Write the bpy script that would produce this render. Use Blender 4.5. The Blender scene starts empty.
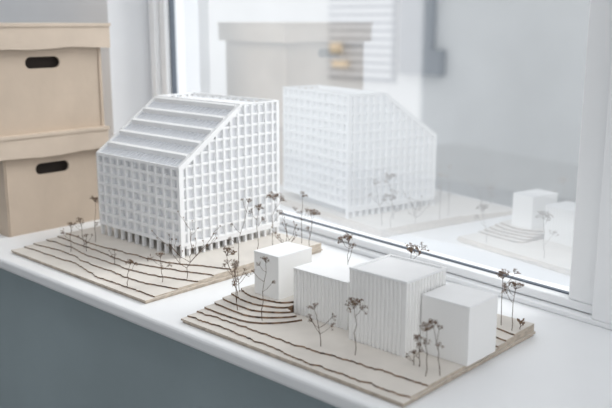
import bpy, bmesh, math, random
from mathutils import Vector, Matrix
S=0.45
C=bpy.context
col=C.scene.collection
def L(c):
    return tuple(((v/255)/12.92 if v/255<=0.04045 else ((v/255+0.055)/1.055)**2.4) for v in c)+(1,)
def mat(name,rgb,rough=0.7,noise=0.0,nscale=20,bump=0.0,bscale=200,spec=0.3,stretch=None):
    m=bpy.data.materials.new(name); m.use_nodes=True
    nt=m.node_tree; b=nt.nodes['Principled BSDF']
    b.inputs['Roughness'].default_value=rough
    b.inputs['Specular IOR Level'].default_value=spec
    b.inputs['Base Color'].default_value=L(rgb)
    tc=nt.nodes.new('ShaderNodeTexCoord'); src=tc.outputs['Object']
    if stretch:
        mp=nt.nodes.new('ShaderNodeMapping'); mp.inputs['Scale'].default_value=stretch
        nt.links.new(src,mp.inputs['Vector']); src=mp.outputs['Vector']
    if noise>0:
        n=nt.nodes.new('ShaderNodeTexNoise'); n.inputs['Scale'].default_value=nscale; n.inputs['Detail'].default_value=5
        nt.links.new(src,n.inputs['Vector'])
        r=nt.nodes.new('ShaderNodeValToRGB')
        r.color_ramp.elements[0].position=0.3; r.color_ramp.elements[1].position=0.7
        r.color_ramp.elements[0].color=L(tuple(max(0,v*(1-noise)) for v in rgb))
        r.color_ramp.elements[1].color=L(tuple(min(255,v*(1+noise*0.6)) for v in rgb))
        nt.links.new(n.outputs['Fac'],r.inputs['Fac']); nt.links.new(r.outputs['Color'],b.inputs['Base Color'])
    if bump>0:
        n=nt.nodes.new('ShaderNodeTexNoise'); n.inputs['Scale'].default_value=bscale
        nt.links.new(tc.outputs['Object'],n.inputs['Vector'])
        bp=nt.nodes.new('ShaderNodeBump'); bp.inputs['Strength'].default_value=bump; bp.inputs['Distance'].default_value=0.001
        nt.links.new(n.outputs['Fac'],bp.inputs['Height']); nt.links.new(bp.outputs['Normal'],b.inputs['Normal'])
    return m
M={}
M['white']=mat('model_white',(242,243,244),0.6,0.01,30,0.1)
M['recess']=mat('recess_shade_white',(234,236,239),0.6,0.01,30,0.1)  # greyer than the model white: recess shade is put into the colour
M['rib']=mat('ribbed_white',(242,242,241),0.6)
M['terr']=mat('terrace_grey',(216,219,224),0.5,0.02,60)
M['paper']=mat('site_paper',(216,211,204),0.8,0.03,25,0.2)
M['edge']=mat('card_edge',(128,106,88),0.9,0.5,110)
M['sheet']=mat('card_sheet',(192,180,166),0.9,0.12,90)
M['kraft']=mat('kraft',(198,182,165),0.85,0.035,12,0.35,60)
M['kraft2']=mat('kraft_lid',(206,191,175),0.85,0.035,12,0.35,60)
M['dark']=mat('box_hole_shade',(40,34,30),0.9)
M['stem']=mat('stem',(98,80,67),0.9,0.2,200)
M['flower']=mat('dry_flower',(120,98,80),0.95,0.35,300)
M['sill']=mat('sill',(238,240,242),0.35,0.01,6,spec=0.4)
M['pvc']=mat('pvc',(243,245,247),0.3,0.005,4,spec=0.5)
M['gasket']=mat('gasket',(104,112,122),0.6)
M['wall']=mat('plaster',(226,228,231),0.9,0.015,5,0.1,60)
M['under']=mat('under_panel',(156,170,175),0.8,0.05,3)
M['floor']=mat('floor_grey',(116,118,119),0.8,0.08,4)
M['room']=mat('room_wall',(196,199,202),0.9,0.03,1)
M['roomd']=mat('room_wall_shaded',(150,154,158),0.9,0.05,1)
M['metal']=mat('outer_sill_grey',(182,186,191),0.6,0.03,3)
M['out']=mat('outside_wall',(222,224,225),0.9,0.03,1)
M['outg']=mat('outside_ground',(204,207,210),0.9,0.08,0.3)
M['outd']=mat('blind_stand_in_back',(158,164,171),0.9,0.05,1)
M['outs']=mat('blind_stand_in_slat',(224,226,229),0.9,0.02,1)
M['outc']=mat('dark_stand_in',(146,152,159),0.9,0.08,1)
M['warm']=mat('warm_stand_in',(246,222,188),0.9,0.05,1)
g=bpy.data.materials.new('glass'); g.use_nodes=True; nt=g.node_tree; nt.nodes.clear()
o=nt.nodes.new('ShaderNodeOutputMaterial'); mx=nt.nodes.new('ShaderNodeMixShader'); t=nt.nodes.new('ShaderNodeBsdfTransparent'); gl=nt.nodes.new('ShaderNodeBsdfGlossy')
t.inputs['Color'].default_value=(0.95,0.965,0.97,1)
gl.inputs['Roughness'].default_value=0.035; gl.inputs['Color'].default_value=(0.98,0.985,1,1)
mx.inputs[0].default_value=0.36
nt.links.new(t.outputs[0],mx.inputs[1]); nt.links.new(gl.outputs[0],mx.inputs[2]); nt.links.new(mx.outputs[0],o.inputs['Surface'])
M['glass']=g

def mk(name,bm,mats,origin=(0,0,0),parent=None,smooth=False,**props):
    ov=Vector(origin)
    for v in bm.verts: v.co=(v.co-ov)*S
    bmesh.ops.recalc_face_normals(bm,faces=bm.faces)
    me=bpy.data.meshes.new(name); bm.to_mesh(me); bm.free()
    for m in mats: me.materials.append(M[m])
    if smooth:
        for p in me.polygons: p.use_smooth=True
    ob=bpy.data.objects.new(name,me); col.objects.link(ob)
    ob.location=ov*S
    if parent is not None:
        ob.parent=parent; ob.location=ob.location-parent.location
    for k,v in props.items(): ob[k]=v
    return ob
def box(bm,x0,x1,y0,y1,z0,z1,mi=0):
    vs=[bm.verts.new(p) for p in [(x0,y0,z0),(x1,y0,z0),(x1,y1,z0),(x0,y1,z0),(x0,y0,z1),(x1,y0,z1),(x1,y1,z1),(x0,y1,z1)]]
    for f in [(0,3,2,1),(4,5,6,7),(0,1,5,4),(1,2,6,5),(2,3,7,6),(3,0,4,7)]:
        fc=bm.faces.new([vs[i] for i in f]); fc.material_index=mi
def boxf(bm,fn,a0,a1,b0,b1,z0,z1,mi=0):
    vs=[bm.verts.new(fn(*p)) for p in [(a0,b0,z0),(a1,b0,z0),(a1,b1,z0),(a0,b1,z0),(a0,b0,z1),(a1,b0,z1),(a1,b1,z1),(a0,b1,z1)]]
    for f in [(0,3,2,1),(4,5,6,7),(0,1,5,4),(1,2,6,5),(2,3,7,6),(3,0,4,7)]:
        fc=bm.faces.new([vs[i] for i in f]); fc.material_index=mi
def prism(bm,pts,ax,a0,a1,mi=0):
    def mkp(p,a):
        return (a,p[0],p[1]) if ax=='x' else (p[0],p[1],a)
    v0=[bm.verts.new(mkp(p,a0)) for p in pts]; v1=[bm.verts.new(mkp(p,a1)) for p in pts]
    n=len(pts); out=[]
    bm.faces.new(v0).material_index=mi
    top=bm.faces.new(v1); top.material_index=mi
    for i in range(n):
        f=bm.faces.new([v0[i],v0[(i+1)%n],v1[(i+1)%n],v1[i]]); f.material_index=mi; out.append(f)
    return top,out
def bevel(ob,w,seg=2):
    m=ob.modifiers.new('bevel','BEVEL'); m.width=w; m.segments=seg; m.limit_method='ANGLE'; m.angle_limit=math.radians(50)

# ---------------- camera -----------------
TH=math.radians(12.5); F=830.0
AZ=math.radians(133.2)
cd=bpy.data.cameras.new('camera'); cam=bpy.data.objects.new('camera',cd); col.objects.link(cam)
cam.location=(0,0,1*S)
cd.sensor_width=36; cd.lens=F/612*36
fw=Vector((math.cos(AZ)*math.cos(TH),math.sin(AZ)*math.cos(TH),-math.sin(TH)))
cam.rotation_euler=fw.to_track_quat('-Z','Y').to_euler()
cd.dof.use_dof=True; cd.dof.focus_distance=2.95*S; cd.dof.aperture_fstop=3.8
cd.clip_start=0.01
C.scene.camera=cam

# ---------------- setting -----------------
bm=bmesh.new(); box(bm,-6,0.6,1.60,2.92,-0.05,0)
sill=mk('trim_1',bm,['sill'],(-2.5,2.2,-0.05),kind='structure'); bevel(sill,0.006,3)
bm=bmesh.new(); box(bm,-6,0.6,1.67,1.74,-1.5,-0.05)
mk('wall_under',bm,['under'],(-2.5,1.7,-1.5),kind='structure')
bm=bmesh.new(); box(bm,-9,-3.99,2.66,3.3,-2.2,3.6)
mk('wall_left',bm,['wall'],(-6,2.9,-2.2),kind='structure')
bm=bmesh.new(); box(bm,-0.72,3,2.47,3.3,-2.2,3.6)
mk('wall_right',bm,['wall'],(1,2.9,-2.2),kind='structure')
bm=bmesh.new(); box(bm,-3.99,-0.72,2.47,3.3,3.0,3.6)
mk('wall_above',bm,['wall'],(-3,2.9,3.0),kind='structure')
bm=bmesh.new(); box(bm,-3.99,-0.72,2.78,3.3,-2.2,-0.055)
mk('wall_below',bm,['metal'],(-3,2.9,-2.2),kind='structure')
bm=bmesh.new(); box(bm,-12,5,-7,2.66,-1.6,-1.5)
mk('floor',bm,['floor'],(-3,-2,-1.6),kind='structure')
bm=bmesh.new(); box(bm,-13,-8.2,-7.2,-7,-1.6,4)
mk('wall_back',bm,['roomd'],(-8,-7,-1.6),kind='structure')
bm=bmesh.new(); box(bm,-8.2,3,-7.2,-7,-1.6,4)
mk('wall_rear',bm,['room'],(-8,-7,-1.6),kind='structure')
bm=bmesh.new(); box(bm,-13,5,-7,-0.6,4,4.1)
mk('fill_block_ceiling',bm,['room'],(-3,-3,4),kind='structure')  # unseen partial slab, added to cut fill light on the front faces

A=math.radians(6.6); W0=Vector((-1.054,2.572))
ds=Vector((-math.cos(A),math.sin(A))); dt=Vector((math.sin(A),math.cos(A)))
def wf(s,t_,z):
    p=W0+ds*s+dt*t_; return (p.x,p.y,z)
s0,s1=0.165,2.80
bm=bmesh.new()
zt=2.9; zr=0.055
boxf(bm,wf,-0.35,s1+0.12,0.0,0.20,0.0,0.020)
boxf(bm,wf,s1+0.065,s1+0.12,0.0,0.20,0.020,zt)
boxf(bm,wf,-0.35,s1+0.12,0.0,0.20,zt,zt+0.1)
boxf(bm,wf,-0.35,s0-0.11,0.0,0.20,0.020,zt)
wn=mk('window_1',bm,['pvc'],wf(1.3,0.1,0),kind='structure'); bevel(wn,0.002,2)
bm=bmesh.new()
boxf(bm,wf,s0-0.105,s1+0.06,0.03,0.14,0.022,zr)
boxf(bm,wf,s0-0.105,s0,0.03,0.14,zr,zt)
boxf(bm,wf,s1,s1+0.06,0.03,0.14,zr,zt)
sash=mk('sash',bm,['pvc'],wf(1.3,0.08,0.03),parent=wn); bevel(sash,0.003,2)
bm=bmesh.new()
boxf(bm,wf,s0,s1,0.072,0.088,zr,zr+0.005)
boxf(bm,wf,s0,s0+0.003,0.075,0.085,zr+0.005,zt)
boxf(bm,wf,s1-0.012,s1,0.06,0.09,zr+0.005,zt)
mk('gasket',bm,['gasket'],wf(1.3,0.08,0.09),parent=wn)
bm=bmesh.new()
vs=[bm.verts.new(wf(*p)) for p in [(s0,0.08,zr),(s1,0.08,zr),(s1,0.08,zt),(s0,0.08,zt)]]
bm.faces.new(vs)
mk('glass_pane',bm,['glass'],wf(1.3,0.08,0.1),parent=wn)

# outside
bm=bmesh.new(); box(bm,-60,30,3.6,60,-4.2,-4)
mk('ground_outside',bm,['outg'],(-10,20,-4.2),kind='structure')
house=bpy.data.objects.new('backdrop_house',None); col.objects.link(house); house.location=Vector((-18,24,-4))*S  # added backdrop, fills the window view to dim what the glass transmits
house['label']='pale grey backdrop building added to dim the window view'; house['category']='building'
bm=bmesh.new(); box(bm,-34,-1,22,26,-4,4)
mk('wall',bm,['out'],(-24,24,-4),parent=house)
bm=bmesh.new()
for i in range(18): box(bm,-19.4,-16.7,21.8,21.9,-0.85+i*0.26,-0.71+i*0.26,1)
box(bm,-19.5,-16.6,21.9,21.99,-1.0,3.9)
mk('blind_stand_in',bm,['outd','outs'],(-18,21.9,-1),parent=house,label='grey slats standing in for blinds reflected in the glass')  # slats stand in for blinds mirrored in the glass
bm=bmesh.new(); box(bm,-16.3,-15.1,21.7,21.99,-0.7,3.9); box(bm,-15.1,-14.7,21.7,21.99,-0.7,0.1)
mk('dark_panel_stand_in',bm,['outc'],(-15.7,21.9,-0.8),parent=house,label='darker grey panel standing in for a reflected shape')  # added panel for a dark shape mirrored in the glass
bm=bmesh.new()
box(bm,-19.0,-18.6,21.4,21.6,-0.1,0.25); box(bm,-18.9,-18.3,21.4,21.6,-0.55,-0.35)
mk('warm_patch',bm,['warm'],(-18.8,21.6,-0.8),parent=house,label='warm yellow panel added for a blurred patch in the glass')  # made-up warm panels for a blurred patch seen in the glass

# ---------------- archive boxes -----------------
def stadium(cy,cz,hw,hh,n=8):
    pts=[]
    for i in range(n+1):
        a=-math.pi/2+math.pi*i/n; pts.append((cy+hw-hh+hh*math.cos(a),cz+hh*math.sin(a)))
    for i in range(n+1):
        a=math.pi/2+math.pi*i/n; pts.append((cy-hw+hh+hh*math.cos(a),cz+hh*math.sin(a)))
    return pts
def archive_box(y0,y1,x1,x0,z0,z1,lid,hc,lab,seed):
    rr=random.Random(seed)
    par=bpy.data.objects.new('archive_box',None); col.objects.link(par)
    par.location=Vector(((x0+x1)/2,(y0+y1)/2,z0))*S
    par['label']=lab; par['category']='cardboard box'; par['group']='stacked archive boxes'
    zb=z1-0.015
    bm=bmesh.new()
    outer=[(y0,z0),(y1,z0),(y1,zb),(y0,zb)]
    hole=stadium(hc,z1-lid-0.065,0.090,0.027)
    edges=[]
    vo=[bm.verts.new((x1,p[0],p[1])) for p in outer]; vh=[bm.verts.new((x1,p[0],p[1])) for p in hole]
    for lp in (vo,vh):
        for i in range(len(lp)): edges.append(bm.edges.new((lp[i],lp[(i+1)%len(lp)])))
    bmesh.ops.triangle_fill(bm,edges=edges,use_beauty=True)
    vh2=[bm.verts.new((x1-0.012,p[0],p[1])) for p in hole]
    for i in range(len(vh)): bm.faces.new((vh[i],vh[(i+1)%len(vh)],vh2[(i+1)%len(vh)],vh2[i]))
    vb=[bm.verts.new((x0,p[0],p[1])) for p in outer]
    bm.faces.new(vb)
    for i in range(3): bm.faces.new((vo[i],vo[(i+1)],vb[(i+1)],vb[i]))
    bm.faces.new((vo[3],vo[0],vb[0],vb[3]))
    for yy in (y0+0.012,y1-0.014):
        box(bm,x1,x1+0.005,yy-0.004,yy+0.004,z0,zb)
    mk('body',bm,['kraft'],((x0+x1)/2,(y0+y1)/2,z0),parent=par)
    bm=bmesh.new()
    box(bm,x0+0.02,x1-0.02,y0+0.02,y1-0.02,z0+0.02,zb-0.02)
    mk('dark_filler',bm,['dark'],((x0+x1)/2,(y0+y1)/2,z0+0.02),parent=par)  # near-black filler block: shade behind the handle hole is put into its colour
    bm=bmesh.new(); e=0.034
    X0,X1,Y0,Y1=x0-e,x1+e,y0-e,y1+e; zl=z1-lid
    box(bm,X0,X1+0.006,Y0-0.003,Y1+0.005,z1-0.014,z1)
    n=24; pts=[(Y0,z1-0.014)]
    for i in range(n+1):
        pts.append((Y0+(Y1-Y0)*i/n, zl+0.004*math.sin(i*0.35+seed)+rr.uniform(-.0015,.0015)))
    pts.append((Y1,z1-0.014))
    prism(bm,pts,'x',X1-0.01,X1)
    box(bm,X0,X0+0.01,Y0,Y1,zl,z1-0.014)
    box(bm,X0+0.01,X1-0.01,Y0,Y0+0.01,zl,z1-0.014); box(bm,X0+0.01,X1-0.01,Y1-0.01,Y1,zl,z1-0.014)
    mk('lid',bm,['kraft2'],((x0+x1)/2,(y0+y1)/2,zl),parent=par)
archive_box(1.80,2.32,-3.61,-4.35,0.0,0.478,0.11,2.05,'beige cardboard archive box with lid, resting on the white sill',1)
archive_box(1.78,2.355,-3.61,-4.35,0.478,0.985,0.115,2.035,'beige cardboard archive box with lid, stacked on another box',2)

# ---------------- site bases -----------------
def poly_layer(name,pts,z0,z1,parent,bnd):
    bm=bmesh.new(); top,sides=prism(bm,pts,'z',z0,z1,0)
    for f in sides:
        f.material_index=1
        a=f.calc_center_median()
        if abs(a.x-bnd[0])<0.006 or abs(a.x-bnd[1])<0.006 or abs(a.y-bnd[2])<0.006 or abs(a.y-bnd[3])<0.006: f.material_index=2
    cx=sum(p[0] for p in pts)/len(pts); cy=sum(p[1] for p in pts)/len(pts)
    return mk(name,bm,['paper','edge','sheet'],(cx,cy,z0),parent=parent)
def inpoly(x,y,pts):
    c=False;n=len(pts);j=n-1
    for i in range(n):
        if (pts[i][1]>y)!=(pts[j][1]>y) and x<(pts[j][0]-pts[i][0])*(y-pts[i][1])/(pts[j][1]-pts[i][1])+pts[i][0]: c=not c
        j=i
    return c
LAYERS=[]
def hgt(x,y):
    h=0
    for p,z in LAYERS:
        if inpoly(x,y,p): h=max(h,z)
    return h
BT=0.014
def site(x0,x1,y0,y1,lab):
    bm=bmesh.new()
    box(bm,x0,x1,y0,y1,0.007,BT,0)
    for f in bm.faces:
        f.normal_update()
        if abs(f.normal.z)<0.5: f.material_index=1
    b=mk('site_base',bm,['paper','sheet'],((x0+x1)/2,(y0+y1)/2,0),label=lab,category='model base')
    bm=bmesh.new(); box(bm,x0+0.006,x1-0.004,y0+0.004,y1-0.006,0,0.006,0)
    mk('base_sheet',bm,['sheet'],((x0+x1)/2,(y0+y1)/2,0),parent=b)
    LAYERS.append(([(x0,y0),(x1,y0),(x1,y1),(x0,y1)],BT))
    return b
P1=(-3.35,-2.365,1.675,2.625)
b1=site(*P1,'pale layered card base with torn contours under the tall model')
T=0.0054
rnd=random.Random(3)
def contour(x0,x1,yb,yfun,n=140):
    pts=[]; w_=0
    for i in range(n+1):
        w_=w_*0.72+rnd.uniform(-.0034,.0034)
        x=x0+(x1-x0)*i/n; pts.append((x,yfun(x)+w_))
    pts.append((x1,yb)); pts.append((x0,yb)); return pts
for k in range(5):
    ph=rnd.uniform(0,6); amp=rnd.uniform(.012,.024)
    def yf(x,k=k,ph=ph):
        u=(x-P1[0])/(P1[1]-P1[0])
        y=1.73+k*(0.050+0.014*u)+amp*math.sin(u*6.0+k*0.5)+0.006*math.sin(u*15+ph)
        y+=0.10*max(0,(u-0.6))**2*6*(k/4)
        return y
    pts=contour(P1[0]+0.004,P1[1]-0.004,P1[3]-0.004,yf)
    z0=BT+k*T; poly_layer('terrain_layer',pts,z0,z0+T,b1,P1); LAYERS.append((pts,z0+T))
P2=(-2.129,-1.195,1.648,2.36)
b2=site(*P2,'pale card base with stepped contours under four small blocks')
z=BT
for k in range(2):
    ph=rnd.uniform(0,6)
    def yf(x,k=k,ph=ph):
        u=(x-P2[0])/(P2[1]-P2[0])
        return 1.675+k*0.030+0.06*k*u*u+0.02*k*math.sin(u*3.4)+0.008*math.sin(u*8+k)
    pts=contour(P2[0]+0.004,P2[1]-0.004,P2[3]-0.004,yf)
    poly_layer('terrain_layer',pts,z,z+T,b2,P2); z+=T; LAYERS.append((pts,z))
ZP2=z
HL=0.0065
zz_=z
for k in range(5):
    q=4-k
    pts=[]; w_=0
    for i in range(140):
        a=2*math.pi*i/140
        ca,sa=math.cos(a),math.sin(a)
        rx=(0.128+0.024*q) if ca>0 else 0.16+0.05*q
        ry=(0.104+0.037*q) if sa<0 else 0.115+0.03*q
        e=0.85; w_=w_*.6+rnd.uniform(-.002,.002)
        X=-2.005+rx*math.copysign(abs(ca)**e,ca)+w_; Y=1.995+ry*math.copysign(abs(sa)**e,sa)+0.003*math.sin(7*a+k)+w_
        if X>-1.873 and Y>1.90: X=-1.873
        pts.append((max(X,P2[0]+0.004),Y))
    poly_layer('terrain_layer',pts,zz_,zz_+HL,b2,P2); zz_+=HL; LAYERS.append((pts,zz_))
ZH=zz_
zz_=ZP2
for k in range(3):
    R0=0.225-0.05*k; pts=[(P2[1]-0.004,P2[3]-0.004)]; w_=0
    for i in range(30):
        a=math.pi+ (math.pi/2)*i/29; w_=w_*.5+rnd.uniform(-.0016,.0016)
        pts.append((P2[1]-0.004+(R0*1.25+w_)*math.cos(a),P2[3]-0.004+(R0+w_)*math.sin(a)))
    pts[1]=(pts[1][0],P2[3]-0.004); pts[-1]=(P2[1]-0.004,pts[-1][1])
    poly_layer('terrain_layer',pts,zz_,zz_+T,b2,P2); zz_+=T; LAYERS.append((pts,zz_))

# ---------------- tall building -----------------
bx0,bx1,by0,by1=-3.22,-2.625,2.048,2.62
ze,zt_=0.419,0.648; ys=2.385
zbase=hgt(-2.9,2.4); zc=0.096
bld=bpy.data.objects.new('model_building',None); col.objects.link(bld); bld.location=Vector(((bx0+bx1)/2,(by0+by1)/2,zbase))*S
bld['label']='white architectural model with grid facade and sloped terraced roof'; bld['category']='architectural model'
NT=5; dz=(zt_-ze)/NT; dy=(ys-by0)/NT; D=0.017; G=0.014
def ysl(z): return by0 if z<=ze else by0+(z-ze)/(zt_-ze)*(ys-by0)
def zsl(y): return zt_ if y>=ys else ze+(y-by0)/(ys-by0)*(zt_-ze)
bm=bmesh.new(); prism(bm,[(by0+D,zc),(by1-D,zc),(by1-D,zt_-0.012),(ys+0.01,zt_-0.012),(by0+D,ze-0.012)],'x',bx0+G,bx1-G)
mk('body',bm,['recess'],((bx0+bx1)/2,(by0+by1)/2,zc),parent=bld)
NR=7; rz=(ze-zc)/NR
levels=[zc+i*rz for i in range(NR+1)]+[ze+dz*(i+1) for i in range(NT)]
NCF=11
FX0,FX1=bx0+G,bx1-G-0.0005
def xfac(name,ya,yb,front,ztop,lv):
    bm=bmesh.new()
    for i in range(1,NCF):
        x=bx0+(bx1-bx0)*i/NCF; w=0.0062
        box(bm,x-w,x+w,ya,yb,zc,ztop)
    for zz in lv: box(bm,FX0,FX1,ya+0.0005,yb-0.001,max(zc,zz-0.006),min(ztop,zz+0.006))
    mk(name,bm,['white'],((bx0+bx1)/2,ya,zc),parent=bld)
xfac('front_facade',by0,by0+D+0.001,True,ze,levels[:NR+1])
xfac('back_facade',by1-D-0.001,by1,False,zt_,levels)
NCG=14
for nm,xa,xb,sg in (('gable_facade',bx1-G-0.001,bx1,1),('rear_gable_facade',bx0,bx0+G+0.001,-1)):
    bm=bmesh.new()
    for i in range(NCG+1):
        y=by0+(by1-by0)*i/NCG; w=0.0055
        y_a,y_b=max(by0,y-w),min(by1,y+w)
        if i==0: y_b=by0+0.022
        if i==NCG: y_a=by1-0.016
        prism(bm,[(y_a,zc),(y_b,zc),(y_b,zsl(y_b)-0.001),(y_a,zsl(y_a)-0.001)],'x',xa,xb)
    for zz in levels:
        y_a=ysl(zz)+0.002; box(bm,xa+0.001,xb-0.003,y_a,by1-0.002,max(zc,zz-0.005),min(zt_-0.001,zz+0.005))
    th=0.022
    prism(bm,[(by0+0.0005,ze),(ys,zt_),(ys+0.004,zt_-th),(by0+0.0005,ze-th-0.004)],'x',xa-0.0005,xb+0.0005)
    mk(nm,bm,['white'],(xb,(by0+by1)/2,zc),parent=bld)
for k in range(NT):
    ya=by0+dy*k; za=ze+dz*k
    bm=bmesh.new()
    X0,X1=bx0+G+0.001,bx1-G-0.002
    dl=0.014
    prism(bm,[(ya+0.001,za-0.014),(ya+0.001,za-0.004),(ya+dy-dl,za+dz-0.024),(ya+dy-dl,za+dz-0.034)],'x',X0,X1,0)
    prism(bm,[(ya+dy-dl-0.002,za+dz-0.030),(ya+dy-dl-0.002,za+dz-0.004),(ya+dy+0.001,za+dz+0.001),(ya+dy+0.001,za+dz-0.030)],'x',X0,X1,1)
    if k==0: box(bm,X0,X1,by0+0.0008,by0+0.008,ze-0.012,ze+0.001,1)
    n=20
    for i in range(n+1):
        x=X0+0.004+(X1-X0-0.008)*i/n
        prism(bm,[(ya+0.002,za-0.006),(ya+0.001,za-0.002),(ya+dy-dl,za+dz-0.020),(ya+dy-dl,za+dz-0.030)],'x',x-0.0018,x+0.0018,0)
    mk('terrace',bm,['terr','white'],((bx0+bx1)/2,ya,za),parent=bld)
bm=bmesh.new()
box(bm,bx0,bx1,ys,ys+0.012,zt_-0.012,zt_+0.004); box(bm,bx0,bx1,by1-0.012,by1+0.0005,zt_-0.001,zt_+0.004)
box(bm,bx0-0.0005,bx0+0.012,ys+0.012,by1-0.012,zt_-0.002,zt_+0.004); box(bm,bx1-0.012,bx1+0.0005,ys+0.012,by1-0.012,zt_-0.002,zt_+0.004)
mk('roof_parapet',bm,['white'],((bx0+bx1)/2,by1,zt_),parent=bld)
bm=bmesh.new(); box(bm,bx0-0.001,bx1+0.001,by0-0.001,by1+0.001,zc-0.007,zc)
mk('floor_slab',bm,['white'],((bx0+bx1)/2,by0,zc-0.006),parent=bld)
for i in range(NCF+1):
    x=bx0+0.008+(bx1-bx0-0.016)*i/NCF
    bm=bmesh.new(); box(bm,x-0.0055,x+0.0055,by0+0.003,by0+0.018,zbase,zc-0.007)
    mk('pillar',bm,['white'],(x,by0,zbase),parent=bld)
for i in range(1,NCG+1,1):
    y=by0+0.008+(by1-by0-0.016)*i/NCG
    bm=bmesh.new(); box(bm,bx1-0.022,bx1-0.006,y-0.005,y+0.005,zbase,zc-0.007)
    mk('pillar',bm,['white'],(bx1,y,zbase),parent=bld)
bm=bmesh.new(); box(bm,bx1-0.018,bx1-0.001,by0+0.03,by1,zc-0.022,zc-0.007)
mk('skirt',bm,['white'],(bx1,(by0+by1)/2,zc-0.03),parent=bld)
bm=bmesh.new(); box(bm,bx0+0.08,bx1-0.12,by0+0.16,by1-0.06,zbase,zc-0.007)
mk('core',bm,['terr'],((bx0+bx1)/2,by0+0.1,zbase),parent=bld)

# ---------------- small blocks -----------------
def block(x0,x1,y0,y1,z0,z1,rib,lab,rim=False):
    z0+=0.0005
    bm=bmesh.new()
    if rib>0:
        pts=[]; d=0.0045
        def run(pa,pb,nrm):
            Ln=math.hypot(pb[0]-pa[0],pb[1]-pa[1]); n=max(2,round(Ln/rib))
            for i in range(n):
                for (t,o) in ((0.0,0),(0.45,0),(0.55,-d),(0.9,-d)):
                    tt=(i+t)/n
                    if i==n-1 and t>0.5: continue
                    pts.append((pa[0]+(pb[0]-pa[0])*tt+nrm[0]*o,pa[1]+(pb[1]-pa[1])*tt+nrm[1]*o))
        run((x0,y0),(x1,y0),(0,-1)); run((x1,y0),(x1,y1),(1,0)); run((x1,y1),(x0,y1),(0,1)); run((x0,y1),(x0,y0),(-1,0))
        prism(bm,pts,'z',z0,z1-0.004)
    else:
        box(bm,x0,x1,y0,y1,z0,z1-0.004)
    ob=mk('model_block',bm,['rib'],((x0+x1)/2,(y0+y1)/2,z0),label=lab,category='architectural model')
    bm=bmesh.new()
    if rim:
        w=0.007
        for a in ((x0-.001,x1+.001,y0-.001,y0+w),(x0-.001,x1+.001,y1-w,y1+.001),(x0-.001,x0+w,y0+w,y1-w),(x1-w,x1+.001,y0+w,y1-w)):
            box(bm,*a,z1-0.004,z1+0.003)
        box(bm,x0+w,x1-w,y0+w,y1-w,z1-0.004,z1-0.003)
    else:
        box(bm,x0-0.001,x1+0.001,y0-0.001,y1+0.001,z1-0.004,z1)
    mk('roof',bm,['white'],((x0+x1)/2,(y0+y1)/2,z1-0.004),parent=ob)
    return ob
block(-2.050,-1.93,1.918,2.085,ZH,0.212,0,'small plain white cube model on a stepped card mound')
block(-1.865,-1.627,1.925,2.075,ZP2,0.187,0.0160,'low white ribbed block model beside a taller ribbed one')
block(-1.575,-1.358,1.873,2.075,ZP2,0.257,0.0155,'tall white ribbed block model with thin roof rim',True)
block(-1.354,-1.190,1.945,2.10,ZP2,0.206,0,'plain white box model near the corner of the card base')

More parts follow.
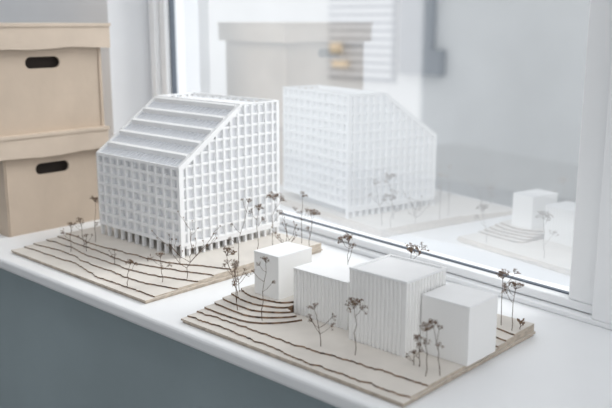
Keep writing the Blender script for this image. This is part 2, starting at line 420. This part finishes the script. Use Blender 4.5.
# ---------------- dried flower trees -----------------
def tube(bm,p,q,r0,r1,n=5):
    d=(q-p).normalized(); a=d.orthogonal().normalized(); b=d.cross(a)
    v0=[];v1=[]
    for i in range(n):
        t=2*math.pi*i/n; o=a*math.cos(t)+b*math.sin(t)
        v0.append(bm.verts.new(p+o*r0)); v1.append(bm.verts.new(q+o*r1))
    for i in range(n): bm.faces.new((v0[i],v0[(i+1)%n],v1[(i+1)%n],v1[i]))
    bm.faces.new(v1); bm.faces.new(v0)
def ball(bm,c,r,rd):
    m=Matrix.Translation(c)@Matrix.Rotation(rd.uniform(0,3),4,'X')@Matrix.Diagonal((r*rd.uniform(.7,1.2),r*rd.uniform(.7,1.2),r*rd.uniform(.6,1),1))
    bmesh.ops.create_icosphere(bm,subdivisions=1,radius=1,matrix=m)
def tree(x,y,h,kind,seed,spread=1.0):
    rd=random.Random(seed); z=hgt(x,y); spread*=1.12*rd.uniform(.88,1.12)
    sb=bmesh.new(); heads=[]
    def V(*a): return Vector(a)
    base=V(x,y,z-0.001); R=0.0014
    n=6; lean=V(rd.uniform(-.15,.15),rd.uniform(-.15,.15),0)*h
    pts=[base]
    hh=h*(0.87 if kind!='bare' else 0.62)
    for i in range(1,n+1):
        pts.append(base+V(rd.uniform(-.025,.025)*h,rd.uniform(-.025,.025)*h,hh*i/n)+lean*(i/n)**1.6)
    for i in range(n): tube(sb,pts[i],pts[i+1],R*(1-.08*i),R*(1-.08*(i+1)))
    def umbel(c,d,rad,nb):
        fb=bmesh.new()
        d=(d+V(rd.uniform(-.35,.35),rd.uniform(-.35,.35),0)).normalized()
        u=d.orthogonal().normalized(); v=d.cross(u)
        for i in range(nb):
            a=2*math.pi*i/nb+rd.uniform(-.6,.6); k=rd.uniform(.15,1.05)
            e=c+d*rad*(0.95-0.35*k*k+rd.uniform(-.3,.2))+(u*math.cos(a)+v*math.sin(a))*rad*k
            tube(sb,c,e,R*.42,R*.28,4)
            for j in range(rd.randint(8,12)):
                ball(fb,e+V(rd.uniform(-1,1),rd.uniform(-1,1),rd.uniform(-.8,.8))*rad*.28,rad*rd.uniform(.045,.105),rd)
        heads.append((fb,c))
    up=V(0,0,1)
    def twig(s,e,r):
        m_=(s+e)/2+V(rd.uniform(-.003,.003),rd.uniform(-.003,.003),-.004)
        tube(sb,s,m_,r,r*.85,4); tube(sb,m_,e,r*.85,r*.7,4)
    if kind=='umbel':
        umbel(pts[-1],up,0.020*spread,12)
        for i in range(rd.randint(1,2)):
            s=pts[rd.choice((2,3,4,5))]; a=rd.uniform(0,6.28); q=rd.uniform(.6,1.2)
            e=s+V(math.cos(a)*.024,math.sin(a)*.024,.03)*spread*q
            twig(s,e,R*.6); umbel(e,(e-s).normalized(),0.013*spread,7)
    elif kind=='multi':
        umbel(pts[-1],up,0.017*spread,8)
        for i in range(rd.randint(3,4)):
            s=pts[rd.choice((2,3,4,5))]; a=rd.uniform(0,6.28); q=rd.uniform(.6,1.2)
            e=s+V(math.cos(a)*.036,math.sin(a)*.036,rd.uniform(.02,.045))*spread*q
            twig(s,e,R*.6); umbel(e,(e-s).normalized(),rd.uniform(.009,.014)*spread,6)
    else:
        def br(s,d,ln,r,lv):
            m_=s+d*ln*.5+V(rd.uniform(-1,1),rd.uniform(-1,1),rd.uniform(-1,1))*ln*.08; e=s+d*ln+up*ln*.1
            tube(sb,s,m_,r,r*.8,4); tube(sb,m_,e,r*.8,r*.6,4)
            if lv==0:
                fb=bmesh.new()
                for j in range(3): ball(fb,e+V(rd.uniform(-1,1),rd.uniform(-1,1),rd.uniform(-1,1))*.0022,0.0024,rd)
                heads.append((fb,e)); return
            for j in range(2):
                dd=(d+V(rd.uniform(-.7,.7),rd.uniform(-.7,.7),rd.uniform(0,.5))).normalized()
                br(m_ if j==0 else e,dd,ln*rd.uniform(.5,.75),r*.7,lv-1)
        for i in range(5):
            s=pts[rd.choice((2,3,4,5))]; a=i*1.26+rd.uniform(-.4,.4)
            br(s,V(math.cos(a)*.9,math.sin(a)*.9,.75).normalized(),h*.30*spread,R*.95,2)
    t=mk('miniature_tree',sb,['stem'],(x,y,z),label='dried brown flower sprig standing in as a model tree',category='miniature tree',group='dried flower trees')
    for fb,c in heads: mk('flower_head',fb,['flower'],tuple(c),parent=t)
TR=[(-3.10,1.82,.13,'multi',.9),(-3.11,1.95,.20,'umbel',1.0),(-3.09,1.88,.14,'multi',.9),(-3.04,1.86,.07,'multi',.7),(-2.54,1.72,.10,'umbel',.7),(-2.80,1.84,.06,'multi',.4),
(-2.47,1.83,.12,'multi',.9),(-2.42,1.91,.21,'bare',1.35),
(-2.40,2.16,.29,'multi',.9),(-2.375,2.24,.24,'umbel',1.0),
(-2.49,2.44,.23,'umbel',1.2),(-2.43,2.56,.23,'multi',1.0),(-2.375,2.40,.14,'bare',1.1),(-2.375,2.55,.16,'umbel',1.1),
(-2.05,1.83,.15,'multi',.9),(-2.00,1.79,.22,'umbel',1.1),(-1.88,1.79,.23,'multi',.8),(-2.11,1.90,.10,'multi',.7),
(-1.60,1.77,.14,'multi',.85),(-1.48,1.79,.16,'umbel',1.1),(-1.97,2.33,.165,'umbel',1.3),(-1.31,1.85,.04,'multi',.6),(-1.24,1.81,.16,'umbel',.85),(-1.212,1.84,.16,'umbel',.95),(-1.29,1.85,.10,'umbel',.55),
(-1.27,2.27,.17,'umbel',1.0),(-1.22,2.25,.16,'umbel',1.0),(-1.208,2.28,.05,'bare',.6),(-1.65,2.32,.195,'umbel',1.2)]
for i,(x,y,h,k,s_) in enumerate(TR): tree(x,y,h,k,100+i,spread=s_)

# ---------------- light -----------------
w=bpy.data.worlds.new('world'); C.scene.world=w; w.use_nodes=True
bg=w.node_tree.nodes['Background']; bg.inputs['Color'].default_value=(0.985,0.99,1.0,1); bg.inputs['Strength'].default_value=1.25
sd=bpy.data.lights.new('sun','SUN'); sd.energy=3.4; sd.angle=math.radians(32); sd.color=(1,0.985,0.965)
so=bpy.data.objects.new('sun',sd); col.objects.link(so)
so.rotation_euler=Vector((-0.45,-0.75,-0.75)).to_track_quat('-Z','Y').to_euler()
C.scene.view_settings.view_transform='Standard'
